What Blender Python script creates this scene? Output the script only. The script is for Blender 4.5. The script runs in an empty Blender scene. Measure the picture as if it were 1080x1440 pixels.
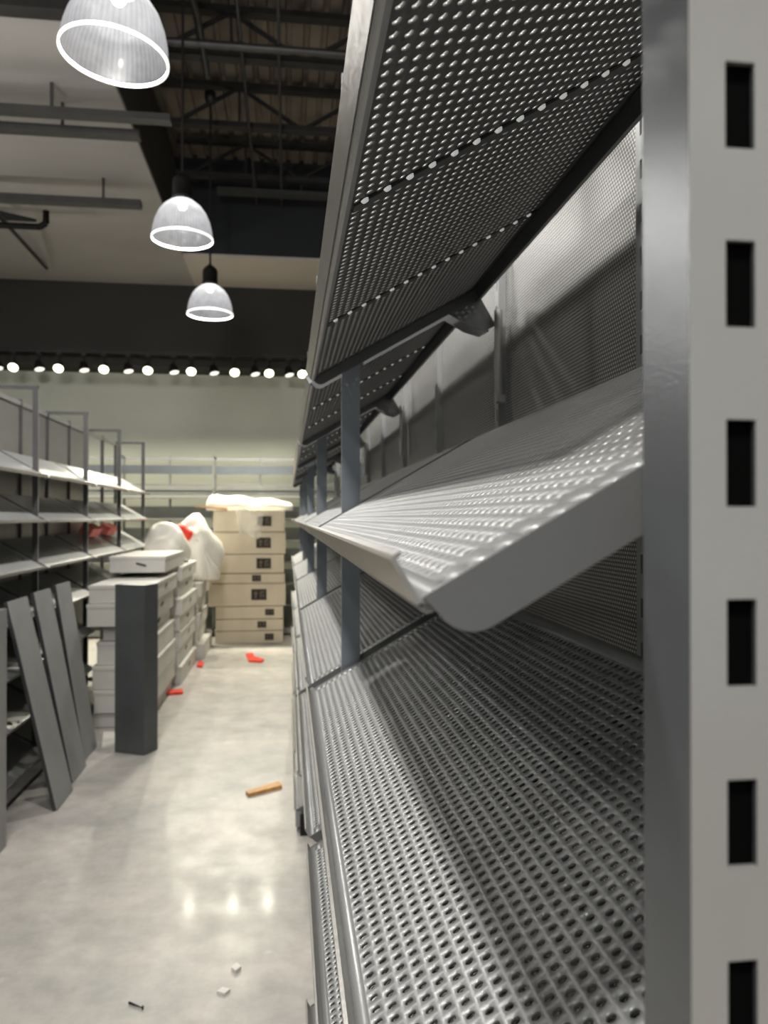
import bpy, math, random
import numpy as np
from mathutils import Vector, Matrix
random.seed(7)
C = bpy.context.scene.collection
R = math.radians
H = 1.59            # camera height

# ------------------------------------------------------------------ helpers
class MB:
    """collects shapes and links them as ONE mesh object"""
    def __init__(s): s.v = []; s.f = []; s.sm = []
    def add(s, vs, fs, smooth=False):
        o = len(s.v); s.v += [tuple(p) for p in vs]
        for f in fs: s.f.append(tuple(i + o for i in f)); s.sm.append(smooth)
        return s
    def box(s, x0, x1, y0, y1, z0, z1):
        vs = [(x, y, z) for z in (z0, z1) for y in (y0, y1) for x in (x0, x1)]
        return s.add(vs, [(0,2,3,1),(4,5,7,6),(0,1,5,4),(2,6,7,3),(0,4,6,2),(1,3,7,5)])
    def prism_y(s, poly, y0, y1):
        n = len(poly)
        a = sum(poly[i][0]*poly[(i+1)%n][1]-poly[(i+1)%n][0]*poly[i][1] for i in range(n))
        if a < 0: poly = poly[::-1]
        vs = [(x, y0, z) for x, z in poly] + [(x, y1, z) for x, z in poly]
        fs = [tuple(range(n)), tuple(range(2*n-1, n-1, -1))]
        fs += [(i, i+n, (i+1)%n+n, (i+1)%n) for i in range(n)]
        return s.add(vs, fs)
    def prism_z(s, poly, z0, z1):
        n = len(poly)
        a = sum(poly[i][0]*poly[(i+1)%n][1]-poly[(i+1)%n][0]*poly[i][1] for i in range(n))
        if a < 0: poly = poly[::-1]
        vs = [(x, y, z0) for x, y in poly] + [(x, y, z1) for x, y in poly]
        fs = [tuple(range(n-1, -1, -1)), tuple(range(n, 2*n))]
        fs += [(i, (i+1)%n, (i+1)%n+n, i+n) for i in range(n)]
        return s.add(vs, fs)
    def tube(s, p, q, r, n=10, smooth=True, r2=None):
        p = Vector(p); q = Vector(q); d = (q-p).normalized()
        a = d.orthogonal().normalized(); b = d.cross(a)
        r2 = r if r2 is None else r2
        vs = []
        for c, rr in ((p, r), (q, r2)):
            for i in range(n):
                t = 2*math.pi*i/n; vs.append(c + a*math.cos(t)*rr + b*math.sin(t)*rr)
        s.add(vs, [(i, (i+1)%n, (i+1)%n+n, i+n) for i in range(n)], smooth)
        return s.add(vs, [tuple(range(n-1,-1,-1)), tuple(range(n, 2*n))])
    def bar(s, p, q, w, t, up=(0,0,1)):
        p = Vector(p); q = Vector(q); d = (q-p).normalized(); up = Vector(up)
        a = d.cross(up).normalized(); b = a.cross(d).normalized()
        vs = [c + a*sx*w/2 + b*sz*t/2 for c in (p, q) for sx, sz in ((-1,-1),(1,-1),(1,1),(-1,1))]
        return s.add(vs, [(0,3,2,1),(4,5,6,7),(0,1,5,4),(1,2,6,5),(2,3,7,6),(3,0,4,7)])
    def lathe(s, prof, n=40, cx=0, cy=0, closed=False, smooth=True):
        m = len(prof); vs = []
        for r, z in prof:
            for i in range(n):
                t = 2*math.pi*i/n; vs.append((cx+r*math.cos(t), cy+r*math.sin(t), z))
        fs = []
        for j in range(m if closed else m-1):
            k = (j+1) % m
            for i in range(n): fs.append((j*n+i, j*n+(i+1)%n, k*n+(i+1)%n, k*n+i))
        return s.add(vs, fs, smooth)
    def mesh(s, name, mat):
        me = bpy.data.meshes.new(name); me.from_pydata(s.v, [], s.f); me.update()
        me.polygons.foreach_set('use_smooth', s.sm)
        if mat: me.materials.append(mat)
        return me
    def build(s, name, mat, parent=None, loc=None, bev=0, recalc=False):
        me = s.mesh(name, mat)
        o = bpy.data.objects.new(name, me); C.objects.link(o)
        if parent: o.parent = parent
        if loc: o.location = loc
        if bev:
            b = o.modifiers.new('bevel', 'BEVEL'); b.width = bev; b.segments = 2; b.limit_method = 'ANGLE'
        return o

def tag(o, label=None, cat=None, group=None, kind=None):
    if label: o['label'] = label
    if cat: o['category'] = cat
    if group: o['group'] = group
    if kind: o['kind'] = kind
    return o
def empty(name, loc, rz=0, label=None, cat=None, group=None):
    o = bpy.data.objects.new(name, None); C.objects.link(o); o.empty_display_size = .1
    o.location = loc; o.rotation_euler = (0, 0, rz)
    return tag(o, label, cat, group)
def copy_tree(o, parent=None):
    c = o.copy(); C.objects.link(c)
    if parent: c.parent = parent
    for ch in list(o.children): copy_tree(ch, c)
    return c
def struct(mb, name, mat, bev=0):
    return tag(mb.build(name, mat, bev=bev), kind='structure')

# ------------------------------------------------------------------ materials
def newmat(name):
    m = bpy.data.materials.new(name); m.use_nodes = True
    nt = m.node_tree; b = nt.nodes['Principled BSDF']
    return m, nt, b
def setb(b, col=None, rough=None, metal=None, spec=None):
    if col: b.inputs['Base Color'].default_value = (*col, 1)
    if rough is not None: b.inputs['Roughness'].default_value = rough
    if metal is not None: b.inputs['Metallic'].default_value = metal
    if spec is not None: b.inputs['Specular IOR Level'].default_value = spec
def mat(name, col, rough=.5, metal=0., var=.06, scale=6., bump=0., bscale=300., spec=.5, emis=None, estr=0):
    m, nt, b = newmat(name); setb(b, col, rough, metal, spec)
    N = nt.nodes; L = nt.links
    tc = N.new('ShaderNodeTexCoord')
    if var:
        n = N.new('ShaderNodeTexNoise'); n.inputs['Scale'].default_value = scale; n.inputs['Detail'].default_value = 4
        L.new(tc.outputs['Object'], n.inputs['Vector'])
        r = N.new('ShaderNodeValToRGB')
        r.color_ramp.elements[0].position = .3; r.color_ramp.elements[1].position = .7
        r.color_ramp.elements[0].color = (*[c*(1-var) for c in col], 1)
        r.color_ramp.elements[1].color = (*[min(1, c*(1+var)) for c in col], 1)
        L.new(n.outputs['Fac'], r.inputs['Fac']); L.new(r.outputs['Color'], b.inputs['Base Color'])
    if bump:
        n2 = N.new('ShaderNodeTexNoise'); n2.inputs['Scale'].default_value = bscale; n2.inputs['Detail'].default_value = 2
        L.new(tc.outputs['Object'], n2.inputs['Vector'])
        bp = N.new('ShaderNodeBump'); bp.inputs['Strength'].default_value = bump; bp.inputs['Distance'].default_value = .002
        L.new(n2.outputs['Fac'], bp.inputs['Height']); L.new(bp.outputs['Normal'], b.inputs['Normal'])
    if emis:
        b.inputs['Emission Color'].default_value = (*emis, 1); b.inputs['Emission Strength'].default_value = estr
    return m

steel   = mat('grey powder coated steel', (.36,.37,.372), .36, .35, .05, 9, .10, 900)
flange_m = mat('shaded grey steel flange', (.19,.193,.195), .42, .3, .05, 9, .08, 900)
under_m = mat('shaded shelf underside steel', (.15,.152,.152), .5, .2, .05, 9)  # shelf steel darkened, the underside shade put into its colour
side_m = mat('shaded post side steel', (.20,.213,.225), .27, .45, .04, 9, .08, 900)  # same paint as the post front, darkened for its shaded side
post_m = mat('lit slotted post steel', (.53,.525,.505), .30, .45, .04, 9, .08, 900)  # front of that post, lightened as the lit face
steel_l = mat('light grey powder coated steel', (.43,.43,.42), .34, .30, .04, 9, .08, 900)
steel_b = mat('blue grey steel post', (.235,.258,.28), .34, .35, .05, 9, .06, 900)
col_m = mat('slate grey steel', (.115,.125,.128), .42, .2, .08, 5)
steel_k = mat('darker grey post steel', (.13,.13,.132), .4, .3, .05, 9)  # darker tone for the posts of the left run
steel_d = mat('dark grey steel', (.07,.073,.078), .42, .3, .1, 9)
panel_g = mat('grey steel back panel', (.30,.295,.285), .38, .25, .06, 4, .06, 700)
board_m = mat('grey steel board', (.36,.365,.37), .45, .3, .08, 4, .06, 500)
glow_dot_m = mat('glowing pale hole dot', (.90,.90,.88), .35, .0, 0, emis=(1,1,.97), estr=.22)  # glowing dots standing in for light through the deck holes
lip_m   = mat('polished steel lip', (.47,.46,.44), .34, .7, .06, 14, .12, 120)
black   = mat('black plastic', (.012,.012,.013), .45, 0, 0)
void_m  = mat('painted shade inside the post', (.004,.004,.004), .9, 0, 0, spec=.1)
blackm  = mat('black painted metal', (.02,.021,.023), .5, .2, .1, 5)
white_w = mat('white cardboard', (.60,.59,.56), .7, 0, .06, 4, .05, 200)
cream_c = mat('cream cardboard', (.66,.59,.47), .72, 0, .06, 4, .05, 200)
label_m = mat('dark printed label', (.05,.04,.035), .7, 0, 0)
mark_m  = mat('label light mark', (.24,.21,.17), .7, 0, 0)
foam_m  = mat('white foam', (.88,.86,.80), .8, 0, .04, 10, .3, 60)
wood_m  = mat('raw wood', (.62,.40,.24), .6, 0, .15, 25)
orange_w= mat('orange brown wood', (.60,.33,.12), .55, 0, .15, 30)
red_m   = mat('red plastic strap', (.80,.07,.04), .45, 0, .1, 20)
pink_m  = mat('pink red cardboard', (.92,.30,.27), .6, 0, .1, 10)
paper_m = mat('white paper scrap', (.82,.80,.76), .8, 0, .05, 30)
conduit = mat('grey conduit', (.085,.085,.085), .45, .5, .08, 10)
joist_m = mat('dark grey joist steel', (.035,.035,.036), .55, .2, .15, 8)
cord_m  = mat('black cord', (.008,.008,.008), .6, 0, 0)
plaster = mat('pale grey ceiling board', (.33,.318,.305), .85, 0, .05, 1.5)
darkp   = mat('charcoal wall paint', (.036,.036,.034), .7, 0, .1, 1.5)
bluedk  = mat('blue black paint', (.022,.025,.030), .7, 0, .1, 1.5)
beige_s = mat('beige ceiling strip', (.48,.44,.40), .85, 0, .05, 1.5)
wallp   = mat('pale green grey wall paint', (.60,.62,.56), .8, 0, .04, .7)

# clear plastic film
film, nt, b = newmat('clear crinkled plastic')
setb(b, (.93,.92,.88), .35); b.inputs['Alpha'].default_value = .45
n = nt.nodes.new('ShaderNodeTexNoise'); n.inputs['Scale'].default_value = 14
tc = nt.nodes.new('ShaderNodeTexCoord'); nt.links.new(tc.outputs['Object'], n.inputs['Vector'])
bp = nt.nodes.new('ShaderNodeBump'); bp.inputs['Strength'].default_value = .5
nt.links.new(n.outputs['Fac'], bp.inputs['Height']); nt.links.new(bp.outputs['Normal'], b.inputs['Normal'])
# plastic bag with a soft red print
bagm = mat('white plastic bag', (.80,.78,.72), .4, 0, .05, 9, .5, 12)

# concrete floor
floor_m, nt, b = newmat('dusty concrete')
N = nt.nodes; L = nt.links
tc = N.new('ShaderNodeTexCoord')
def noise(sc, det=6, rough=.6):
    n = N.new('ShaderNodeTexNoise'); n.inputs['Scale'].default_value = sc
    n.inputs['Detail'].default_value = det; n.inputs['Roughness'].default_value = rough
    L.new(tc.outputs['Object'], n.inputs['Vector']); return n
def ramp(src, stops):
    r = N.new('ShaderNodeValToRGB'); e = r.color_ramp.elements
    e[0].position, e[0].color = stops[0][0], (*stops[0][1], 1)
    e[1].position, e[1].color = stops[-1][0], (*stops[-1][1], 1)
    for p, c in stops[1:-1]:
        x = e.new(p); x.color = (*c, 1)
    L.new(src, r.inputs['Fac']); return r
n1 = noise(1.7, 8, .62); n2 = noise(9, 8, .7)
r1 = ramp(n1.outputs['Fac'], [(.36,(.43,.425,.405)),(.5,(.50,.48,.452)),(.64,(.56,.525,.49))])
r2 = ramp(n2.outputs['Fac'], [(.35,(.80,.80,.80)),(.55,(1,1,1)),(.72,(1.18,1.15,1.1))])
mx = N.new('ShaderNodeMix'); mx.data_type = 'RGBA'; mx.blend_type = 'MULTIPLY'; mx.inputs['Factor'].default_value = .75
L.new(r1.outputs['Color'], mx.inputs['A']); L.new(r2.outputs['Color'], mx.inputs['B'])
n4 = noise(5.5, 5, .6)
r4 = ramp(n4.outputs['Fac'], [(.66,(0,0,0)),(.72,(1,1,1))])
mx2 = N.new('ShaderNodeMix'); mx2.data_type = 'RGBA'; mx2.inputs['B'].default_value = (.66,.63,.58,1)
mlt = N.new('ShaderNodeMath'); mlt.operation = 'MULTIPLY'; mlt.inputs[1].default_value = .55
L.new(r4.outputs['Color'], mlt.inputs[0]); L.new(mlt.outputs[0], mx2.inputs['Factor'])
L.new(mx.outputs['Result'], mx2.inputs['A']); L.new(mx2.outputs['Result'], b.inputs['Base Color'])
n3 = noise(4, 5, .6); r3 = ramp(n3.outputs['Fac'], [(.3,(.30,.30,.30)),(.7,(.50,.50,.50))])
L.new(r3.outputs['Color'], b.inputs['Roughness'])
b.inputs['Specular IOR Level'].default_value = .35
b.inputs['Coat Weight'].default_value = .025; b.inputs['Coat Roughness'].default_value = .10

# perforated back panel: staggered opaque dots, light seen through the holes painted pale
def perforated(name, col, pitch, rad):
    m, nt, b = newmat(name); setb(b, col, .38, .25)
    N = nt.nodes; L = nt.links
    tc = N.new('ShaderNodeTexCoord'); sp = N.new('ShaderNodeSeparateXYZ'); L.new(tc.outputs['Object'], sp.inputs[0])
    def M(op, a, bb=None):
        n = N.new('ShaderNodeMath'); n.operation = op
        for i, x in enumerate((a, bb)):
            if x is None: continue
            if isinstance(x, (int, float)): n.inputs[i].default_value = x
            else: L.new(x, n.inputs[i])
        return n.outputs[0]
    py = pitch; pz = pitch*math.sqrt(3)
    def dist(oy, oz):
        u = M('MULTIPLY', M('SUBTRACT', M('FRACT', M('ADD', M('DIVIDE', sp.outputs['Y'], py), oy + 100)), .5), py)
        w = M('MULTIPLY', M('SUBTRACT', M('FRACT', M('ADD', M('DIVIDE', sp.outputs['Z'], pz), oz + 100)), .5), pz)
        return M('SQRT', M('ADD', M('MULTIPLY', u, u), M('MULTIPLY', w, w)))
    d = M('MINIMUM', dist(0, 0), dist(.5, .5))
    a = M('GREATER_THAN', d, rad)
    mx = N.new('ShaderNodeMix'); mx.data_type = 'RGBA'; L.new(a, mx.inputs['Factor'])
    mx.inputs['A'].default_value = (.66,.66,.64,1); mx.inputs['B'].default_value = (*col, 1)
    L.new(mx.outputs['Result'], b.inputs['Base Color'])
    return m
perf_m = perforated('back panel steel with painted lit holes', (.15,.15,.147), .0062, .0018)

# ribbed acrylic pendant shade: clear, brightly lit at the neck and the rim
glass, nt, b = newmat('lit ribbed acrylic')
N = nt.nodes; L = nt.links
N.remove(b); out = N['Material Output']
tc = N.new('ShaderNodeTexCoord'); sp = N.new('ShaderNodeSeparateXYZ'); L.new(tc.outputs['Object'], sp.inputs[0])
at = N.new('ShaderNodeMath'); at.operation = 'ARCTAN2'; L.new(sp.outputs['Y'], at.inputs[0]); L.new(sp.outputs['X'], at.inputs[1])
ml = N.new('ShaderNodeMath'); ml.operation = 'MULTIPLY'; ml.inputs[1].default_value = 60; L.new(at.outputs[0], ml.inputs[0])
sn = N.new('ShaderNodeMath'); sn.operation = 'SINE'; L.new(ml.outputs[0], sn.inputs[0])
ns = N.new('ShaderNodeTexNoise'); ns.inputs['Scale'].default_value = 22; L.new(tc.outputs['Object'], ns.inputs['Vector'])
mr = N.new('ShaderNodeMapRange'); mr.inputs['From Min'].default_value = .0; mr.inputs['From Max'].default_value = .27
mr.inputs['To Min'].default_value = 0; mr.inputs['To Max'].default_value = 1; L.new(sp.outputs['Z'], mr.inputs['Value'])
er = N.new('ShaderNodeValToRGB'); e = er.color_ramp.elements
e[0].position = 0; e[0].color = (.36,.36,.37,1); e[1].position = 1; e[1].color = (1,1,1,1)
x = e.new(.55); x.color = (.42,.42,.43,1); x = e.new(.8); x.color = (.8,.8,.8,1)
L.new(mr.outputs['Result'], er.inputs['Fac'])
vb = N.new('ShaderNodeMath'); vb.operation = 'MULTIPLY_ADD'; vb.inputs[1].default_value = .14; vb.inputs[2].default_value = .85
L.new(sn.outputs[0], vb.inputs[0])
ad = N.new('ShaderNodeMath'); ad.operation = 'MULTIPLY_ADD'; ad.inputs[1].default_value = .7
L.new(ns.outputs['Fac'], ad.inputs[0]); L.new(vb.outputs[0], ad.inputs[2])
em = N.new('ShaderNodeEmission'); L.new(er.outputs['Color'], em.inputs['Color']); L.new(ad.outputs[0], em.inputs['Strength'])
tr = N.new('ShaderNodeBsdfTransparent'); gl = N.new('ShaderNodeBsdfGlossy'); gl.inputs['Roughness'].default_value = .15
ms = N.new('ShaderNodeMixShader'); ms.inputs[0].default_value = .08; L.new(tr.outputs[0], ms.inputs[1]); L.new(gl.outputs[0], ms.inputs[2])
fr = N.new('ShaderNodeMapRange'); fr.inputs['From Min'].default_value = 0; fr.inputs['From Max'].default_value = 1
fr.inputs['To Min'].default_value = .52; fr.inputs['To Max'].default_value = .97; L.new(mr.outputs['Result'], fr.inputs['Value'])
m2 = N.new('ShaderNodeMixShader'); L.new(fr.outputs['Result'], m2.inputs[0]); L.new(ms.outputs[0], m2.inputs[1]); L.new(em.outputs[0], m2.inputs[2])
L.new(m2.outputs[0], out.inputs['Surface'])
rim_m = mat('bright acrylic rim', (.9,.9,.88), .3, 0, 0, emis=(1,1,.93), estr=1.15)
bulb_m = mat('lit bulb', (1,1,1), .3, 0, 0, emis=(1,.98,.92), estr=9)
lens_b = mat('lit spotlight lens', (1,1,1), .3, 0, 0, emis=(1,.97,.72), estr=3.2)
lens_d = mat('grazing spotlight lens', (.9,.9,.88), .3, 0, 0, emis=(1,.97,.85), estr=.9)

# corrugated roof deck
deck_m = mat('brown grey roof deck', (.20,.17,.145), .7, .1, .25, 2.5)

# ------------------------------------------------------------------ perforated shelf deck (real holes)
TILT = R(30); cT, sT = math.cos(TILT), math.sin(TILT)
DEPTH = .357; LEN = 1.172; Y_IN = .024
def perforated_deck(name, material, thick=.0021, wall=0, rad=.0031):
    pitch, col = .0122, .0110
    m0 = .0095
    ncol = int((DEPTH - .012 - m0)/col); s0 = m0
    ny = int((LEN - .046)/pitch)
    ya = (LEN - ny*pitch)/2
    ca = math.atan2(col, pitch)
    ang = []
    corners = [ca, math.pi-ca, math.pi+ca, 2*math.pi-ca]
    for k in range(4):
        a, bq = corners[k], corners[(k+1)%4]
        if bq < a: bq += 2*math.pi
        for j in range(3): ang.append(a + (bq-a)*j/3)
    ang = np.array(ang); n = len(ang)
    ux, uy = np.cos(ang), np.sin(ang)
    t = np.minimum((pitch/2)/np.maximum(np.abs(ux), 1e-9), (col/2)/np.maximum(np.abs(uy), 1e-9))
    outer = np.stack([ux*t, uy*t], 1); inner = np.stack([ux*rad, uy*rad], 1)
    cell = np.concatenate([outer, inner, inner, outer])           # (y, s)
    tt = np.concatenate([np.zeros(2*n), -thick*np.ones(2*n)])
    cen = []; rects = [(0, LEN, 0, s0), (0, LEN, s0+ncol*col, DEPTH)]
    for c in range(ncol):
        off = (pitch/2 if c % 2 else 0); s_ = s0 + (c+.5)*col
        k = ny - 1 if c % 2 else ny
        for j in range(k): cen.append((ya + off + (j+.5)*pitch, s_))
        rects.append((0, ya+off, s0+c*col, s0+(c+1)*col)); rects.append((ya+off+k*pitch, LEN, s0+c*col, s0+(c+1)*col))
    cen = np.array(cen); nc = len(cen)
    ys = (cen[:,0:1] + cell[None,:,0]); ss = (cen[:,1:2] + cell[None,:,1]); ts = np.broadcast_to(tt, ys.shape)
    V = np.stack([ys, ss, ts], -1).reshape(-1, 3)
    i = np.arange(n); j = (i+1) % n
    q = np.concatenate([np.stack([i, j, j+n, i+n], 1),
                        np.stack([i+n, j+n, j+2*n, i+2*n], 1),
                        np.stack([i+2*n, j+2*n, j+3*n, i+3*n], 1)])
    F = (q[None] + (np.arange(nc)*4*n)[:,None,None]).reshape(-1, 4)
    rv = []; rf = []
    for y0, y1, a0, a1 in rects:
        o = len(rv)
        rv += [(y,s,z) for z in (0,-thick) for y,s in ((y0,a0),(y0,a1),(y1,a1),(y1,a0))]
        rf += [(o,o+1,o+2,o+3),(o+7,o+6,o+5,o+4)] + [(o+k, o+4+k, o+4+(k+1)%4, o+(k+1)%4) for k in range(4)]
    F = np.concatenate([F[:, ::-1], np.array(rf)[:, ::-1] + len(V)]); V = np.concatenate([V, np.array(rv)])
    W = np.stack([V[:,1]*cT - V[:,2]*sT, V[:,0], V[:,1]*sT + V[:,2]*cT], 1)
    me = bpy.data.meshes.new(name)
    me.vertices.add(len(W)); me.vertices.foreach_set('co', W.ravel().astype(np.float32))
    me.loops.add(F.size); me.loops.foreach_set('vertex_index', F.ravel().astype(np.int32))
    me.polygons.add(len(F)); me.polygons.foreach_set('loop_start', (np.arange(len(F))*4).astype(np.int32))
    me.update(calc_edges=True); me.validate()
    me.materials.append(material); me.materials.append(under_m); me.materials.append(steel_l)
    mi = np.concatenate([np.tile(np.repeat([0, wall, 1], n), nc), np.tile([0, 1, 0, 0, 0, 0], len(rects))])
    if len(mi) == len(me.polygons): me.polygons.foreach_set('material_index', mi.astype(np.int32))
    else: print('MATERIAL INDEX MISMATCH', len(mi), len(me.polygons))
    return me

def st(s, t): return (s*cT - t*sT, s*sT + t*cT)
def shelf(perf, ribs=True, wall=0, rad=.0031):
    """a tilted shelf tray, origin at the foot of its front lip, near end at y=0"""
    if perf:
        o = bpy.data.objects.new('shelf', perforated_deck('shelf', steel, wall=wall, rad=rad)); C.objects.link(o)
    else:
        o = MB().prism_y([st(0,0), st(DEPTH,0), st(DEPTH,-.003), st(0,-.003)], 0, LEN).build('shelf', steel)
    # upturned front lip with a small hem
    MB().prism_y([st(-.0018,-.001), st(0,-.001), st(0,.0155), st(.0022,.0155), st(.0022,.0170), st(-.0006,.0172), st(-.0018,.0160)], 0.001, LEN-.001)\
        .build('front_lip', lip_m, o)
    # front rail under the deck, set back so that a dark groove stays between lip and rail
    MB().prism_y([st(.003,-.0021), st(.0065,-.0021), st(.0076,-.0035), st(.0070,-.0052), st(.0050,-.0061), st(.0015,-.0063), st(-.0004,-.0054), st(-.0013,-.0040), st(-.0006,-.0029), st(.0028,-.0030)], .004, LEN-.004)\
        .build('front_rail', steel_l, o)
    MB().prism_y([st(DEPTH-.004,-.0018), st(DEPTH,-.0018), st(DEPTH,-.024), st(DEPTH-.012,-.024), st(DEPTH-.012,-.021), st(DEPTH-.004,-.021)], .004, LEN-.004)\
        .build('rear_flange', steel_d, o)
    # end flanges with rounded lower front corner and a chamfered bracket plate at the back
    pr = [(.001,.0008), (.003,-.007)]
    for k in range(7):
        a = math.pi + (math.pi/2)*k/6; pr.append((.0165+.0135*math.cos(a), -.0065+.0135*math.sin(a)*.95))
    pr += [(.288,-.0193), (.312,-.058), (.334,-.080), (.357,-.080), (.357,.0008)]
    pl = [st(a, c) for a, c in pr]
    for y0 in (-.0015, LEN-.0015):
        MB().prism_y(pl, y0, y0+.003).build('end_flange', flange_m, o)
    if ribs:
        for fr in (1/3., 2/3.):
            y = LEN*fr
            m = MB()
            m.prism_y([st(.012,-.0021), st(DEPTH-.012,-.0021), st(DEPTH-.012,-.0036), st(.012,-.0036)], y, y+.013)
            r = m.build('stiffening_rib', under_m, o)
            MB().prism_y([st(.012,-.0021), st(DEPTH-.012,-.0021), st(DEPTH-.012,-.0030), st(.012,-.0030)], y-.0052, y).build('seam', blackm, r)
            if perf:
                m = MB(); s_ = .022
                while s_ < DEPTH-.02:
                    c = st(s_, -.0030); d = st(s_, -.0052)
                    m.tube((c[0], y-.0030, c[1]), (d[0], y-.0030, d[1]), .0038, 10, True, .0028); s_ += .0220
                m.build('glow_dot_row', glow_dot_m, r)
    return o

def slotted_post(x0, x1, y0, y1, z0, z1, face='y', pitch=.0502, sw=.0085, sh=.0243, zoff=0.):
    """square tube with real slots through the face that looks at -y (or at -x)"""
    m = MB(); t = .0018
    if face == 'y':
        m.box(x0, x0+t, y0, y1, z0, z1); m.box(x1-t, x1, y0, y1, z0, z1); m.box(x0+t, x1-t, y1-t, y1, z0, z1)
        xa, xb = x0+t, x1-t; c = (x0+x1)/2
        m.box(xa, c-sw/2, y0, y0+t, z0, z1); m.box(c+sw/2, xb, y0, y0+t, z0, z1)
        z = z0
        k = math.ceil((z0-zoff)/pitch)
        while True:
            s0 = zoff + k*pitch
            if s0+sh > z1: break
            m.box(c-sw/2, c+sw/2, y0, y0+t, z, s0); z = s0+sh; k += 1
        m.box(c-sw/2, c+sw/2, y0, y0+t, z, z1)
    else:
        m.box(x0, x1, y0, y0+t, z0, z1); m.box(x0, x1, y1-t, y1, z0, z1); m.box(x1-t, x1, y0+t, y1-t, z0, z1)
        c = (y0+y1)/2
        m.box(x0, x0+t, y0+t, c-sw/2, z0, z1); m.box(x0, x0+t, c+sw/2, y1-t, z0, z1)
        z = z0; k = math.ceil((z0-zoff)/pitch)
        while True:
            s0 = zoff + k*pitch
            if s0+sh > z1: break
            m.box(x0, x0+t, c-sw/2, c+sw/2, z, s0); z = s0+sh; k += 1
        m.box(x0, x0+t, c-sw/2, c+sw/2, z, z1)
    return m

# levels: height of the foot of the front lip
LV = [H+.256, H-.0268, H-.318, H-.605, H-.895, H-1.185, H-1.475]
TOP = 2.426; BAY = 1.22
PX0, PX1 = .058, .0925           # front post, local x
UX = .372                       # back upright centre

SHELF_P = shelf(True, wall=2); SHELF_Q = shelf(True, wall=1, rad=.0030); SHELF_S = shelf(False)  # hole walls coloured lit on upper shelves, shaded on lower ones
used = {id(SHELF_P): False, id(SHELF_Q): False, id(SHELF_S): False}
def put_shelf(proto, root, z):
    if not used[id(proto)]:
        used[id(proto)] = True; s = proto; s.parent = root
    else: s = copy_tree(proto, root)
    s.location = (0, Y_IN, z); return s

# shared meshes of the frame parts
zz = LV[0]
post_me = MB().box(PX0, PX1, -.006, .006, .012, TOP).mesh('front_post', steel_b)
post_me.materials.append(steel_l)
for p in post_me.polygons:
    if p.normal.x < -.5: p.material_index = 1  # left edges lighter, a reflection put into the colour
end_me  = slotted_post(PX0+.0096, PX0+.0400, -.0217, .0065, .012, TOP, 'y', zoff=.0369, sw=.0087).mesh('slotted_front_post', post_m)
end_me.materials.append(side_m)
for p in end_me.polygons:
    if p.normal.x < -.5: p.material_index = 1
inner_me = MB().box(PX0+.0120, PX0+.0380, -.0190, .0040, .014, TOP-.004).mesh('inner_shade_filler', void_m)  # black filler standing in for shade inside the slotted post
upr_me  = slotted_post(UX-.014, UX+.014, -.0135, .0135, .012, TOP, 'x', sw=.006, sh=.022, zoff=.02).mesh('back_upright', steel)
bar_me  = MB().box(PX0, UX+.014, -.0062, .0062, TOP-.022, TOP).mesh('top_bar', steel_b)
base_me = MB().box(PX0, UX+.014, -.012, .012, .05, .085).mesh('base_arm', steel_d)
foot_me = MB().box(PX0-.036, PX0+.004, -.0135, .0135, 0, .10).box(PX0+.004, PX0+.039, -.012, .012, 0, .055).mesh('foot', blackm)
kick_me = MB().box(0, .004, .02, BAY-.02, .035, LV[6]-.004).box(0, .03, .018, .02, .035, LV[6]-.004).mesh('kick_panel', steel)
rail_me = MB().box(UX-.012, UX+.012, .016, BAY-.022, TOP-.045, TOP-.012).mesh('top_rail', steel_l)
hk_me   = MB().tube((UX-.024, .022, 0), (UX-.024, .022, .16), .008, 8).box(UX-.03, UX-.014, .012, .032, -.014, .0).mesh('bracket_arm', steel_l)
def part(name, me, parent, loc=(0,0,0), m=None):
    o = bpy.data.objects.new(name, me); C.objects.link(o); o.parent = parent; o.location = loc; return o
panp_me = MB().box(UX+.0005, UX+.0020, .016, BAY/2-.016, .12, TOP-.045).mesh('back_panel', perf_m)
pans_me = MB().box(UX+.0005, UX+.0020, .016, BAY/2-.016, .12, TOP-.045).mesh('back_panel', panel_g)

def bay(loc, rz, levels, perf, panel, label, group, end=False, far_frame=False, kick=True, foot=True, rail=True, tone=None):
    root = empty('shelving_bay', loc, rz, label, 'shelving unit', group)
    if end: p_ = part('slotted_front_post', end_me, root); part('inner_shade_filler', inner_me, p_)
    else: part('front_post', post_me, root)
    part('top_bar', bar_me, root); part('base_arm', base_me, root)
    part('back_upright', upr_me, root); part('back_upright', upr_me, root, (0, BAY/2, 0))
    if foot: part('foot', foot_me, root)
    if far_frame:
        for nme, me in (('front_post', post_me), ('top_bar', bar_me), ('base_arm', base_me), ('back_upright', upr_me), ('foot', foot_me)):
            part(nme, me, root, (0, BAY, 0))
    for l in levels: put_shelf((SHELF_P if l < 2 else SHELF_Q) if perf else SHELF_S, root, LV[l])
    if panel:
        me = panp_me if panel == 'perf' else pans_me
        part('back_panel', me, root); part('back_panel', me, root, (0, BAY/2, 0))
    if perf and 1 in levels: part('bracket_arm', hk_me, root, (0, BAY-.070, LV[1]+.255))
    if kick: part('kick_panel', kick_me, root)
    if rail: part('top_rail', rail_me, root)
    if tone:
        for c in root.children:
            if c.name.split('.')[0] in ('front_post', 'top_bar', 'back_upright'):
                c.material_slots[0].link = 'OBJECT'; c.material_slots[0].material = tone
    return root

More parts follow.
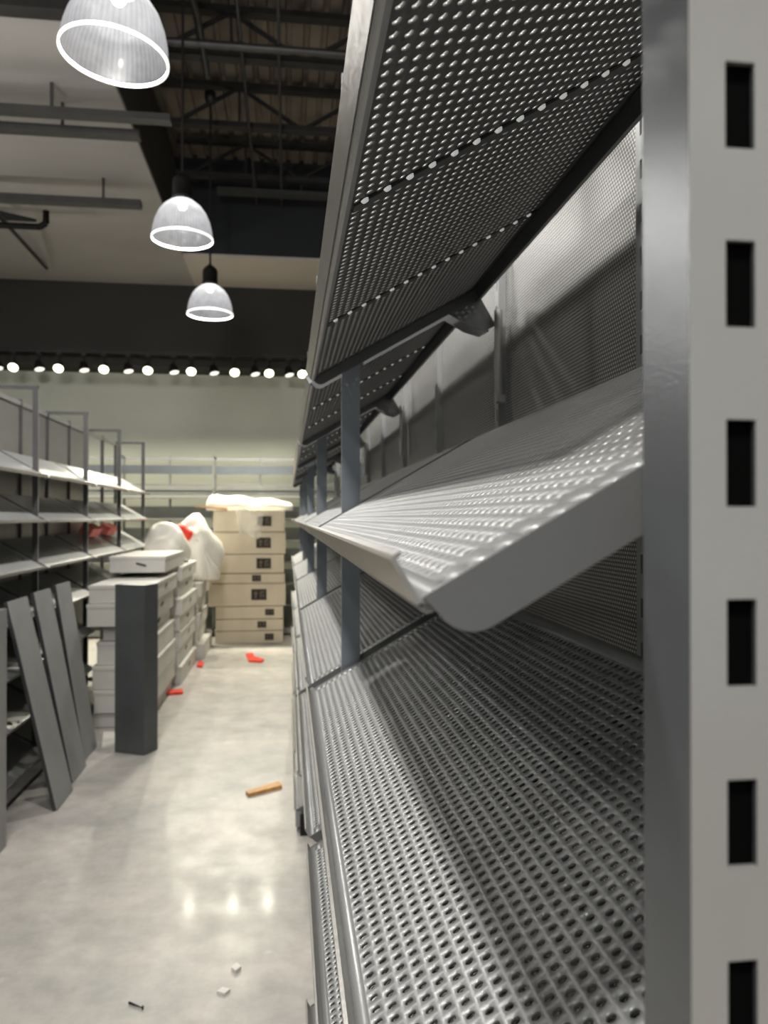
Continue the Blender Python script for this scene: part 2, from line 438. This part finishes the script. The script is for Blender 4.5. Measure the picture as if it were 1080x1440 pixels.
# ---- right-hand run (the gondola the camera looks along)
RX, RY = .043, .222
gR = 'perforated shelving bays along the right side of the aisle'
RL = ['nearest perforated grey shelving bay on the right, with the slotted end post',
      'second perforated shelving bay on the right, its lowest shelves left out',
      'third perforated shelving bay on the right, counted from the slotted post',
      'fourth shelving bay on the right, open at the back, with full kick panel',
      'farthest shelving bay on the right, open at the back, closest to carton stack']
cfg = [([0,1,2,3,4,5,6], 'perf', True, True), ([0,1,2,3], 'perf', False, True), ([0,1,2,3,4], 'perf', False, False),
       ([0,1,2,3,4,5,6], None, True, True), ([0,1,2,3,4,5,6], None, True, True)]
for k, (lv, pan, kick, ft) in enumerate(cfg):
    r = bay((RX, RY+BAY*k, 0), 0, lv, True, pan, RL[k], gR, end=(k == 0), far_frame=(k == 4), kick=kick, foot=ft)

# ---- left-hand run, facing it
LX = -1.507
gL = 'plain grey shelving bays along the left side of the aisle'
LLb = ['left shelving bay nearest the camera, cut off by the picture edge',
       'left shelving bay behind the three leaning boards',
       'left shelving bay just beyond the leaning boards, beside the white carton stack',
       'left shelving bay that holds the nearer of the two pinkish red boxes',
       'farthest left shelving bay, open backed, beside the plastic bags']
for k in range(5):
    lv = [0,1,2,3,4,5,6] if k < 3 else ([0,1,2,3] if k == 3 else [0,1,2])
    bay((LX, RY+BAY*(3+k), 0), math.pi, lv, False, None if k == 4 else 'solid', LLb[k], gL, kick=(k < 3), far_frame=(k == 0), tone=steel_k)

# ---- run along the back wall
BY = 10.45
gB = 'shelving bays along the back wall'
LB = ['back wall shelving bay right of the carton stack', 'back wall shelving bay behind the tall cream carton stack',
      'back wall shelving bay left of the carton stack, above the plastic bags', 'back wall shelving bay behind the left run of racks',
      'leftmost back wall shelving bay']
head_me = MB().box(.10, .125, .02, BAY-.02, H+.585, H+.70).mesh('header_panel', steel_b)
thin_me = MB().box(.07, .09, .02, BAY-.02, H+.43, H+.445).mesh('cross_rail', steel)
for k, x in enumerate((1.456, .236, -.984, -2.204, -3.424)):
    r = bay((x, BY, 0), math.pi/2, [0,1,2,3,4,5], False, None, LB[k], gB, kick=True, far_frame=(k == 4))
    part('header_panel', head_me, r); part('cross_rail', thin_me, r)

# ------------------------------------------------------------------ setting
WY = 11.2; XL, XR, YB = -7.0, 4.0, -5.0
struct(MB().box(XL, XR, YB, WY+.1, -.1, 0), 'floor', floor_m)
CZ = H+3.14                       # low ceiling
struct(MB().box(XL, XR, WY, WY+.1, 0, 6.3), 'wall_back', wallp)
struct(MB().box(XL-.1, XL, YB, WY, 0, 6.3), 'wall_left', darkp)  # unseen wall, coloured dark to stand in for the dim hall
struct(MB().box(XR, XR+.1, YB, WY, 0, 6.3), 'wall_right', wallp)
BK = 10.62                       # bulkhead above the track lights
struct(MB().box(XL, XR, BK, WY, H+2.04, CZ), 'wall_bulkhead', darkp)
EX = -1.244; EY = 9.42
struct(MB().box(XL, EX, 5.02, WY, CZ, CZ+.04), 'ceiling_low', plaster)
struct(MB().box(EX, XR, EY, WY, CZ, CZ+.04), 'ceiling_strip', beige_s)
struct(MB().box(EX-.04, EX, 5.02, EY, CZ+.04, CZ+.85), 'trim_1', darkp)
struct(MB().box(EX, XR, EY, EY+.05, CZ+.04, H+4.02), 'trim_2', bluedk)
struct(MB().box(XL, EX+.0, 4.90, 5.02, CZ-.02, CZ+.5), 'trim_3', joist_m)
struct(MB().box(XL, XR, EY+.02, EY+.06, H+4.03, H+4.40), 'wall_upper_back', bluedk)
# corrugated deck, ribs along y
DZ = H+4.34
m = MB(); x = XL; prof = []
while x < XR:
    prof += [(x, DZ), (x+.10, DZ), (x+.11, DZ+.035), (x+.15, DZ+.035), (x+.16, DZ)]; x += .16
vs = []; fs = []
for (px, pz) in prof: vs += [(px, YB, pz), (px, WY, pz)]
for i in range(len(prof)-1): fs.append((2*i, 2*i+1, 2*i+3, 2*i+2))
m.add(vs, fs); struct(m, 'ceiling_deck', deck_m)
# steel joists running across
def joist(y, label):
    t = empty('roof_joist', (0, y, H+3.85), 0, label, 'joist', 'open web roof joists')
    zt, zb = .44, 0.
    x0, x1 = EX+.0, 3.9
    MB().box(x0, x1, -.05, .05, zb, zb+.05).build('bottom_chord', joist_m, t)
    MB().box(x0, x1, -.05, .05, zt-.05, zt).build('top_chord', joist_m, t)
    m = MB(); x = x0+.15; up = True
    while x+.62 < x1:
        a, c = ((x, 0, zb+.03), (x+.62, 0, zt-.03)) if up else ((x, 0, zt-.03), (x+.62, 0, zb+.03))
        m.bar(a, c, .03, .03, (0,1,0))
        if not up: m.bar((x, 0, zb+.03), (x, 0, zt-.03), .02, .02, (0,1,0))
        x += .62; up = not up
    m.build('web_bracing', joist_m, t)
for y, l in ((5.35, 'roof joist nearest the camera, above the second pendant lamp'), (6.55, 'roof joist crossing above the hanging cords near the top of the picture'),
             (7.70, 'middle roof joist with clear diagonal bracing under the brown deck'), (8.85, 'farthest roof joist, just in front of the dark upper wall')):
    joist(y, l)
tag(MB().tube((-.37, 3.5, H+3.95-.16), (-.37, 9.4, H+3.95-.16), .014).build('conduit_pipe', conduit), 'thin grey conduit running lengthwise under the roof deck, left one of two', 'pipe')
tag(MB().tube((-.07, 3.5, H+3.95-.16), (-.07, 9.4, H+3.95-.16), .014).build('conduit_pipe', conduit), 'thin grey conduit running lengthwise under the roof deck, right one of two', 'pipe')
def pipe_run(name, pts, r, m_, label, cat):
    m = MB()
    for p, q in zip(pts, pts[1:]): m.tube(p, q, r)
    return tag(m.build(name, m_), label, cat)
pipe_run('ceiling_sprinkler_pipe', [(EX, 6.2, H+3.76), (1.9, 6.2, H+3.76), (1.9, 6.2, DZ), (1.9, 6.2, H+3.76), (3.8, 6.2, H+3.76)], .03, conduit, 'grey sprinkler pipe crossing below the nearest roof joists', 'pipe')
pipe_run('conduit_pipe', [(-.85, 4.3, H+3.95), (-.70, 6.1, H+3.93), (-.69, 6.75, H+3.83)], .028, conduit, 'thick grey conduit bending down to the far pendant cord', 'pipe')
t = empty('strip_light_fixture', (.35, 8.95, H+3.72), 0, 'unlit long grey strip light fixture under the farthest roof joist', 'light fixture')
MB().box(-1.15, 1.2, -.06, .06, 0, .055).build('housing', conduit, t)
m = MB()
for i in range(3): m.box(-.75+i*.55, -.735+i*.55, -.01, .01, .055, .16)
m.build('hanger', conduit, t)
# pipes and rails below the low ceiling on the left
def rail_fix(y, z, x0, x1, w, h, label):
    t = empty('ceiling_rail', (0, y, z), 0, label, 'ceiling rail', 'dark rails under the low ceiling')
    MB().box(x0, x1, -w/2, w/2, 0, h).build('rail', conduit, t)
    m = MB(); x = x0+.5
    while x < min(x1, EX-.1): m.box(x, x+.02, -.01, .01, h, CZ-z); x += 1.1
    m.build('hanger', conduit, t)
rail_fix(5.78, H+2.90, -5.5, -.85, .09, .05, 'dark rail under the low ceiling reaching furthest right, behind the second pendant')
rail_fix(6.05, H+2.90, -5.5, -1.12, .10, .05, 'dark rail under the low ceiling close behind the longest rail')
rail_fix(7.35, H+2.88, -5.5, -1.35, .10, .06, 'dark rail under the low ceiling level with the second pendant shade')
pipe_run('ceiling_pipe', [(-4.2, 7.9, H+2.86), (-2.42, 7.9, H+2.86), (-2.36, 7.9, H+2.90), (-2.36, 7.9, H+3.02), (-2.36, 7.9, H+2.90), (-2.42, 7.9, H+2.86), (-2.9, 7.9, H+2.86), (-2.9, 7.9, CZ)], .03, blackm, 'black pipe with upturned hook end under the low ceiling at the left edge', 'pipe')
pipe_run('conduit_pipe', [(-2.75, 7.7, H+2.9), (-2.95, 9.9, H+3.08)], .02, conduit, 'slanting grey conduit near the left edge of the low ceiling', 'pipe')
tag(MB().prism_z([(-4.6,7.2),(-2.62,8.45),(-2.95,8.45),(-4.6,8.45)], CZ-.03, CZ-.002).build('ceiling_hatch', bluedk), 'dark triangular patch in the low ceiling at the left edge', 'ceiling hatch')

# ------------------------------------------------------------------ pendant lamps
def pendant(loc, label, tilt=(0,0)):
    t = empty('pendant_lamp', loc, 0, label, 'pendant lamp', 'bell shaped pendant lamps over the aisle')
    prof = [(.200,0),(.199,.03),(.193,.075),(.180,.125),(.158,.175),(.125,.220),(.085,.252),(.060,.265)]
    s = MB().lathe(prof, 56).build('bell_shade', glass, t)
    MB().lathe([(.200,-.003),(.2035,-.001),(.2035,.010),(.200,.012),(.197,.010),(.197,-.001)], 56, closed=True).build('rim', rim_m, s)
    MB().lathe([(.0,.285),(.062,.285),(.062,.262),(.070,.262),(.070,.290),(.066,.295),(.066,.385),(.058,.41),(.03,.435),(.012,.45),(.0,.45)], 32).build('socket_cap', black, t)
    MB().lathe([(.0,.205),(.016,.208),(.026,.22),(.026,.235),(.020,.25),(.018,.262),(0,.262)], 20).build('bulb', bulb_m, t)
    MB().tube((0,0,.44), (0,0,5.37-loc[2]), .009, 8).build('cord', cord_m, t)
    MB().lathe([(0,5.30-loc[2]),(.04,5.31-loc[2]),(.05,5.35-loc[2]),(.05,5.40-loc[2]),(0,5.40-loc[2])], 20).build('ceiling_canopy', black, t)
    t.rotation_euler = (tilt[0], tilt[1], 0)
    return t
PL = [(-.66, 3.04, H+1.765), (-.70, 5.27, H+1.865), (-.687, 7.0, H+1.815)]
pendant(PL[0], 'nearest and largest bell pendant lamp, cut off by the top edge', (0, R(4)))
pendant(PL[1], 'middle bell pendant lamp of the row of three')
pendant(PL[2], 'smallest farthest bell pendant lamp, hanging lowest in the picture')
for x_, y_ in ((-.68,.75),(-.68,-1.5)): pass
def light(kind, loc, energy, col, size=.1, rot=None, **kw):
    d = bpy.data.lights.new('lamp_or_fill_light', kind); d.energy = energy; d.color = col
    if kind in ('POINT', 'SPOT'): d.shadow_soft_size = size
    if kind == 'AREA': d.size = size
    for k, v in kw.items(): setattr(d, k, v)
    o = bpy.data.objects.new('lamp_or_fill_light', d); C.objects.link(o); o.location = loc
    if rot: o.rotation_euler = rot
    return o
warm = (1, .97, .925)
for (x, y, z), e_ in zip(PL, (120, 95, 65)): light('POINT', (x, y, z+.185), e_, warm, .06)
for x, y, e_ in ((-.68, 1.2, 95), (-.66, -.9, 190)): light('POINT', (x, y, H+1.95), e_, warm, .13)
for x, y, e_ in ((-2.05, 4.5, 32), (-3.9, 1.5, 15), (-3.9, 4.2, 25), (-3.9, 6.8, 45), (-1.2, -2.8, 70)):
    light('POINT', (x, y, H+1.9), e_, warm, .12)  # unseen lights added as fill; the first placed from a post highlight

# ------------------------------------------------------------------ track lights on the bulkhead
TY = 10.33; TZ = H+2.13
t = empty('lighting_track', (0, TY, TZ), 0, 'long black lighting track along the foot of the dark bulkhead', 'lighting track')
MB().box(-4.6, 1.6, -.02, .02, 0, .045).build('track_rail', black, t)
m = MB(); x = -4.4
while x < 1.6: m.box(x, x+.02, .02, BK-TY, .012, .032); x += 1.2
m.build('mount', black, t)
heads = [12,33,66,92,125,152,184,211,246,270,301,330,358,378,406,425]
ordn = ['first','second','third','fourth','fifth','sixth','seventh','eighth']
def head(x, lit, label):
    t = empty('track_spotlight', (x, TY, TZ), 0, label, 'spotlight', 'spotlights on the long black track')
    MB().box(-.03, .03, -.018, .018, -.03, 0).tube((0,0,-.03), (0,0,-.13), .012, 8).build('stem', black, t)
    hd = MB().lathe([(0,.11),(.045,.10),(.060,.06),(.088,-.02),(.094,-.065),(.086,-.065),(.080,-.045)], 24).build('housing', black, t)
    hd.location = (0, 0, -.185); hd.scale = (.72, .72, .72)
    ln = MB().lathe([(0,-.050),(.084,-.050),(.084,-.062),(.05,-.072),(0,-.075)], 24).build('lens', lens_b if lit else lens_d, hd)
    if lit: hd.rotation_euler = (R(-48), R(-6), 0)
    else: hd.rotation_euler = (R(-14), R(-14), 0)
    return t
for i, px in enumerate(heads):
    d = 10.2; x = (px-404)*d/1089; lit = i % 2 == 1
    head(x, lit, '%s %s spotlight from the left on the black track' % (ordn[i//2], 'glaring' if lit else 'dim downturned'))
def aim(o, tgt):
    o.rotation_euler = (Vector(tgt)-o.location).to_track_quat('-Z', 'Y').to_euler()
for px in (33,92,152,211,270,330,378,425):
    x = (px-404)*10.2/1089
    o = light('SPOT', (x, TY-.16, TZ-.30), 135, (1,.95,.78), .05, spot_size=R(95), spot_blend=.8); aim(o, (x*.9, TY-2.2, 0))
for px in (12,66,125,184,246,301,358,406):
    x = (px-404)*10.2/1089
    o = light('SPOT', (x, TY-.02, TZ-.30), 46, (1,.95,.74), .05, spot_size=R(80), spot_blend=1.); aim(o, (x, WY-.15, .6))

# ------------------------------------------------------------------ cartons
def carton(x0, x1, y0, y1, z0, z1, m_, label, group, slot=None, lab=None, rz=0., lid=True):
    cx, cy = (x0+x1)/2, (y0+y1)/2
    t = empty('carton', (cx, cy, z0), rz, label, 'carton', group)
    w, l, h = (x1-x0)/2, (y1-y0)/2, z1-z0
    MB().box(-w, w, -l, l, 0, h-.006).build('box_body', m_, t, bev=.004)
    if lid: MB().box(-w-.004, w+.004, -l-.004, l+.004, h-.03, h-.001).build('lid', m_, t, bev=.003)
    if slot:
        m = MB()
        for (a, zc, side) in slot:
            if side == 'x': m.bar((w+.0045, a-.05, zc-.01), (w+.0045, a+.05, zc+.01), .003, .016, (0,0,1))
            else: m.bar((a-.04, -l-.003, zc+.01), (a+.04, -l-.003, zc-.012), .004, .016, (0,0,1))
        m.build('hand_hole', label_m, t)
    if lab:
        a, zc, s = lab; y = -l-.0045
        q = MB().box(a-s, a+s, y-.0015, y, zc-s*.72, zc+s*.72).build('printed_label', label_m, t)
        mm = MB(); u = s*.2
        mm.box(a-s*.72, a-s*.12, y-.0028, y-.0012, zc+s*.10, zc+s*.22)
        mm.box(a-s*.5, a-s*.34, y-.0028, y-.0012, zc-s*.5, zc+s*.45)
        mm.box(a+s*.15, a+s*.75, y-.0028, y-.0012, zc+s*.3, zc+s*.42)
        mm.box(a+s*.2, a+s*.32, y-.0028, y-.0012, zc-s*.45, zc+s*.3)
        mm.box(a+s*.55, a+s*.67, y-.0028, y-.0012, zc-s*.45, zc+s*.1)
        mm.build('printed_symbol', mark_m, q)
    return t
# cream stack by the back wall (front face y=9.86)
gC = 'cream cartons in the tall stack at the end of the aisle'
ys = [904.6,886.5,870,852,820,806,779,748,718]
lefts = [304,304,304,294,296,297,300,301]
names = ['lowest cream carton in the tall end stack, on the floor', 'cream carton second from the floor in the tall end stack',
         'cream carton third from the floor in the tall end stack', 'deep cream carton jutting out left in the middle of the end stack',
         'thinnest cream carton in the tall end stack', 'tan tinted cream carton third from the top of the end stack',
         'cream carton second from the top of the end stack', 'topmost cream carton of the end stack, under the white foam']
labs = [(378.8,.055),(368.5,.055),(379.3,.055),(364.3,.095),(361,.055),(371,.09),(370.7,.09),(372,.085)]
d0 = 9.73
for i in range(8):
    za, zb = max(0, H-(ys[i]-728)*d0/1080), H-(ys[i+1]-728)*d0/1080
    x0 = (lefts[i]-404)*d0/1089; x1 = -.02 - (.03 if i < 3 else .01*(i % 3))
    cx = (x0+x1)/2; lx = (labs[i][0]-404)*d0/1089 - cx
    carton(x0, x1, 9.85-.01*(i in (3,4)), 10.38, za+.001, zb-.001, cream_c, names[i], gC, lab=(lx, (zb-za)/2, labs[i][1]), lid=False)
# white stack A behind the lone column
gW = 'white shelf cartons stacked beside the left racks'
rowsA = [(0,.117,-1.45,-1.07,'lowest white carton in the stack behind the lone grey column'),
         (.117,.29,-1.44,-1.035,'white carton second from the floor behind the lone grey column'),
         (.29,.469,-1.455,-1.03,'white carton third from the floor behind the lone grey column'),
         (.469,.648,-1.43,-1.045,'white carton fourth from the floor behind the lone grey column'),
         (.648,.767,-1.40,-1.09,'recessed shadowed carton in the middle of the stack behind the grey column'),
         (.767,.94,-1.492,-1.05,'white carton second from the top, jutting out left behind the grey column'),
         (.94,1.08,-1.485,-1.02,'topmost white carton right behind the lone grey column')]
offs = [.04,.0,.02,.05,.12,.0,.03]
for (a, c, x0, x1, l), o in zip(rowsA, offs):
    carton(x0, x1, 6.0+o, 7.34+o*.4, a+.001, c-.001, white_w, l, gW, slot=[(.08, (c-a)*.6, 'y'), (0, (c-a)*.55, 'x')] if c > .7 else [(.1, (c-a)*.6, 'y')])
rowsB = [(0,.17,-1.0,7.52,'lowest white carton of the second floor stack'), (.17,.34,-1.03,7.5,'second white carton up in the second floor stack'),
         (.34,.50,-1.01,7.55,'third white carton up in the second floor stack'), (.50,.66,-1.02,7.53,'fourth white carton up in the second floor stack'),
         (.66,.82,-.99,7.5,'fifth white carton up in the second floor stack'), (.82,.98,-1.04,7.6,'sixth white carton up in the second floor stack'),
         (.98,1.12,-1.0,7.55,'topmost white carton of the second floor stack, under the plastic bags')]
for a, c, x1, y0, l in rowsB:
    carton(x1-.47, x1, y0, y0+1.16, a+.001, c-.001, white_w, l, gW, slot=[(0, (c-a)*.55, 'x')])
rowsC = [(0,.18,-.93,'lowest white carton of the farthest floor stack, near the red straps'), (.18,.36,-1.0,'second white carton up in the farthest floor stack'),
         (.36,.52,-.98,'third white carton up in the farthest floor stack'), (.52,.70,-1.0,'fourth white carton up in the farthest floor stack'),
         (.70,.86,-.96,'topmost white carton of the farthest floor stack')]
for a, c, x1, l in rowsC:
    carton(x1-.47, x1, 8.80, 9.78, a+.001, c-.001, white_w, l, gW)
carton(-1.488, -1.03, 6.72, 7.9, 1.123, 1.262, white_w, 'long flat white carton lying across the tops of the two floor stacks', gW, slot=[(.03, .07, 'y')])

# ------------------------------------------------------------------ soft things: bags, foam, film
def blob(name, m_, loc, sx, sy, sz, seed, amp=.16, n=28, k=16, label=None, cat=None, parent=None, flat=.35, rot=0):
    rnd = random.Random(seed)
    waves = [(Vector((rnd.uniform(-1,1), rnd.uniform(-1,1), rnd.uniform(-1,1)))*rnd.uniform(2,6), rnd.uniform(0,6.3), rnd.uniform(.3,1)) for _ in range(9)]
    vs = []; fs = []
    for j in range(k+1):
        ph = math.pi*j/k
        for i in range(n):
            th = 2*math.pi*i/n
            p = Vector((math.sin(ph)*math.cos(th), math.sin(ph)*math.sin(th), math.cos(ph)))
            r = 1 + amp*sum(w*math.sin(v.dot(p)+f) for v, f, w in waves)/2.5
            p = p*r; z = p.z*sz
            if z < -sz*flat: z = -sz*flat
            vs.append((p.x*sx, p.y*sy, z+sz*flat))
    for j in range(k):
        for i in range(n): fs.append((j*n+i, (j+1)*n+i, (j+1)*n+(i+1)%n, j*n+(i+1)%n))
    o = MB().add(vs, fs, True).build(name, m_, parent, loc)
    o.rotation_euler = (0, 0, rot)
    return tag(o, label, cat)
blob('plastic_bag', bagm, (-1.25, 8.30, 1.121), .23, .28, .29, 3, .16, label='rounded white plastic bag on the carton stack beside the rack post', cat='bag', flat=.4)
t = blob('plastic_bag', bagm, (-1.10, 9.3, .862), .30, .30, .48, 5, .20, label='tall white plastic bag with red print slumped on the farthest floor stack', cat='bag', flat=.45)
blob('red_print', red_m, (-.13, -.20, .46), .15, .10, .14, 8, .2, parent=t)
blob('film_fold', film, (.08, -.08, .0), .24, .22, .40, 11, .25, parent=t, flat=.3)
# foam sheet, wooden stick, hanging film on the cream stack
fz = H-(718-728)*d0/1080
def slab_soft(name, m_, x0, x1, y0, y1, z, h, seed, label, cat, nx=26, ny=10, tiltx=0.):
    rnd = random.Random(seed); vs = []; fs = []
    ph = [rnd.uniform(0,6) for _ in range(4)]
    for top in (0, 1):
        for j in range(ny+1):
            for i in range(nx+1):
                u, v = i/nx, j/ny
                e = min(1, min(u*12, (1-u)*22))*min(1, min(v, 1-v)*7)*(1.0-.68*u)**2
                zz = z + tiltx*(u) + (h*(.30+.70*e**.5) + .012*math.sin(u*17+ph[0]) + .012*math.sin(u*7+v*9+ph[1]) if top else 0)
                vs.append((x0+(x1-x0)*u + .015*math.sin(v*8+ph[2]), y0+(y1-y0)*v + .015*math.sin(u*11+ph[3]), zz))
    n = (nx+1)*(ny+1)
    for j in range(ny):
        for i in range(nx):
            a = j*(nx+1)+i; fs.append((a, a+nx+1, a+nx+2, a+1)); fs.append((n+a, n+a+1, n+a+nx+2, n+a+nx+1))
    for i in range(nx):
        fs.append((i, i+1, n+i+1, n+i)); a = ny*(nx+1)+i; fs.append((a+1, a, n+a, n+a+1))
    for j in range(ny):
        a = j*(nx+1); fs.append((a+nx+1, a, n+a, n+a+nx+1)); a += nx; fs.append((a, a+nx+1, n+a+nx+1, n+a))
    return tag(MB().add(vs, fs, True).build(name, m_), label, cat)
t = empty('wooden_stick', (-.95, 9.885, fz), 0, 'pale wooden stick poking out left from under the white foam', 'wood stick')
MB().bar((-.20, -.012, .055), (.20, -.012, .013), .05, .022).build('stick', wood_m, t)
slab_soft('foam_sheet', foam_m, -1.02, .06, 9.925, 10.33, fz+.002, .21, 4, 'bulky white foam wrap lying on top of the tall cream carton stack', 'foam wrap', tiltx=-.0)
# film draped over the front of the top carton
vs = []; fs = []; rnd = random.Random(5); nx, ny = 12, 12
for j in range(ny+1):
    for i in range(nx+1):
        u, v = i/nx, j/ny
        w = .17*(1-.45*v)
        vs.append((-.47 + (u-.5)*2*w + .07*v*(u-.3), 9.805 - .018*math.sin(u*9+v*3)-.008*rnd.random(), fz-.005-.32*v + .04*math.sin(u*6)))
for j in range(ny):
    for i in range(nx): a = j*(nx+1)+i; fs.append((a, a+1, a+nx+2, a+nx+1))
tag(MB().add(vs, fs, True).build('hanging_plastic_film', film), 'clear crumpled plastic film hanging down the front of the topmost cream carton', 'plastic film')
# pinkish boxes on the left rack
for y, l in ((7.15,'nearer of two pinkish red boxes at the back of the left rack'), (7.80,'farther of two pinkish red boxes at the back of the left rack')):
    s_ = .255
    t = empty('red_box', (LX-s_, y, LV[2]+s_*math.tan(TILT)+.018), 0, l, 'box', 'pinkish red boxes on the left rack')
    t.rotation_euler = (0, TILT, 0)
    MB().box(-.055, .045, -.17, .17, .0, .085).build('box_body', pink_m, t, bev=.004)
    MB().box(-.058, .048, -.173, .173, .066, .088).build('lid', pink_m, t, bev=.003)

# ------------------------------------------------------------------ loose steel things on the left
def board(y0, w, xb, label, h=1.165, xt=-1.490):
    a = math.atan2(xb-xt, 1.12)
    t = empty('leaning_board', (xb, y0, .0), 0, label, 'steel board', 'grey shelf boards leaning on the left rack')
    t.rotation_euler = (0, -a, 0)
    MB().box(-.003, 0, 0, w, .004, h).build('face_sheet', board_m, t)
    MB().box(-.022, -.003, 0, .003, .006, h).box(-.022, -.003, w-.003, w, .006, h).build('side_flange', steel_d, t)
    MB().box(-.022, -.003, .003, w-.003, h-.003, h).box(-.022, -.003, .003, w-.003, .006, .009).build('end_flange', board_m, t)
board(4.36, .315, -1.235, 'frontmost of three grey boards leaning on the left rack')
board(4.80, .315, -1.270, 'middle of three grey boards leaning on the left rack')
board(5.24, .315, -1.310, 'farthest of three grey boards leaning on the left rack')
def column(loc, rz, w, l, h, label, cm):
    t = empty('steel_column', loc, rz, label, 'steel column', 'waist high loose grey steel columns')
    MB().box(-w/2, w/2, -l/2, -l/2+.003, 0, h).build('front_face', cm, t)
    MB().box(-w/2, -w/2+.003, -l/2+.003, l/2, 0, h).box(w/2-.003, w/2, -l/2+.003, l/2, 0, h).build('side_face', cm, t)
    MB().box(-w/2+.003, w/2-.003, l/2-.003, l/2, 0, h).build('rear_face', cm, t)
    MB().box(-w/2+.003, w/2-.003, -l/2+.003, l/2-.003, h-.012, h-.002).build('cap', steel, t)
column((-1.02, 5.42, 0), R(-26), .235, .15, 1.137, 'dark grey steel column standing alone in front of the white cartons', col_m)
column((-1.425, 3.85, 0), 0, .155, .15, 1.15, 'grey steel column cut off by the left picture edge', board_m)

# ------------------------------------------------------------------ scraps on the floor
def flat_scrap(name, m_, pts, h, label, cat):
    return tag(MB().prism_z(pts, 0.0005, h).build(name, m_), label, cat)
def gp(px, py):   # a spot on the floor
    d = 1080*H/(py-728); x = (px-404)*d/1089; return (x, (d-.125*x)/.992)
flat_scrap('wood_offcut', orange_w, [gp(346,1116), gp(350,1120), gp(397,1108), gp(393,1102)], .02, 'orange brown wood offcut lying on the concrete in the aisle', 'wood offcut')
flat_scrap('paper_scrap', paper_m, [gp(326,1362), gp(332,1367), gp(340,1361), gp(334,1355)], .012, 'white paper scrap on the floor, farther of the two', 'paper scrap')
flat_scrap('paper_scrap', paper_m, [gp(306,1394), gp(317,1397), gp(325,1391), gp(314,1388)], .008, 'white paper scrap on the floor, nearer of the two', 'paper scrap')
p, q = gp(183,1409), gp(201,1416)
tag(MB().tube((*p,.005), (*q,.005), .004, 8, True, .0015).tube((*q,.005), (q[0]+.005,q[1],.005), .006, 8).build('screw', blackm), 'small dark screw lying on the floor near the bottom edge', 'screw')
for pts, l in (([(234,978),(236,973),(257,971),(258,976)], 'red strap on the floor at the foot of the nearer white stack'),
               ([(277,938),(280,931),(287,933),(285,939)], 'small red scrap on the floor at the foot of the second white stack'),
               ([(346,921),(356,920),(358,925),(372,929),(368,932),(350,931)], 'red strap scrap on the floor in front of the cream stack')):
    flat_scrap('red_strap', red_m, [gp(*a) for a in pts], .02, l, 'strap')
flat_scrap('foam_offcut', foam_m, [gp(144,1052), gp(166,1046), gp(166,1032), gp(146,1032)], .02, 'white foam offcut on the floor between the boards and the lone column', 'foam offcut')

# ------------------------------------------------------------------ world, camera
w = bpy.data.worlds.new('world'); bpy.context.scene.world = w; w.use_nodes = True
bg = w.node_tree.nodes['Background']; bg.inputs['Color'].default_value = (.93,.96,1,1); bg.inputs['Strength'].default_value = .30
cam = bpy.data.cameras.new('camera'); co = bpy.data.objects.new('camera', cam); C.objects.link(co)
cam.lens = 27; cam.sensor_width = 36; cam.clip_start = .02; cam.clip_end = 60
co.location = (0, 0, H); co.rotation_euler = (R(90.42), 0, R(-7.18))
cam.dof.use_dof = True; cam.dof.focus_distance = .62; cam.dof.aperture_fstop = 11
sc = bpy.context.scene; sc.camera = co
sc.view_settings.view_transform = 'Standard'
sc.view_settings.look = 'Medium High Contrast'
sc.view_settings.exposure = 0
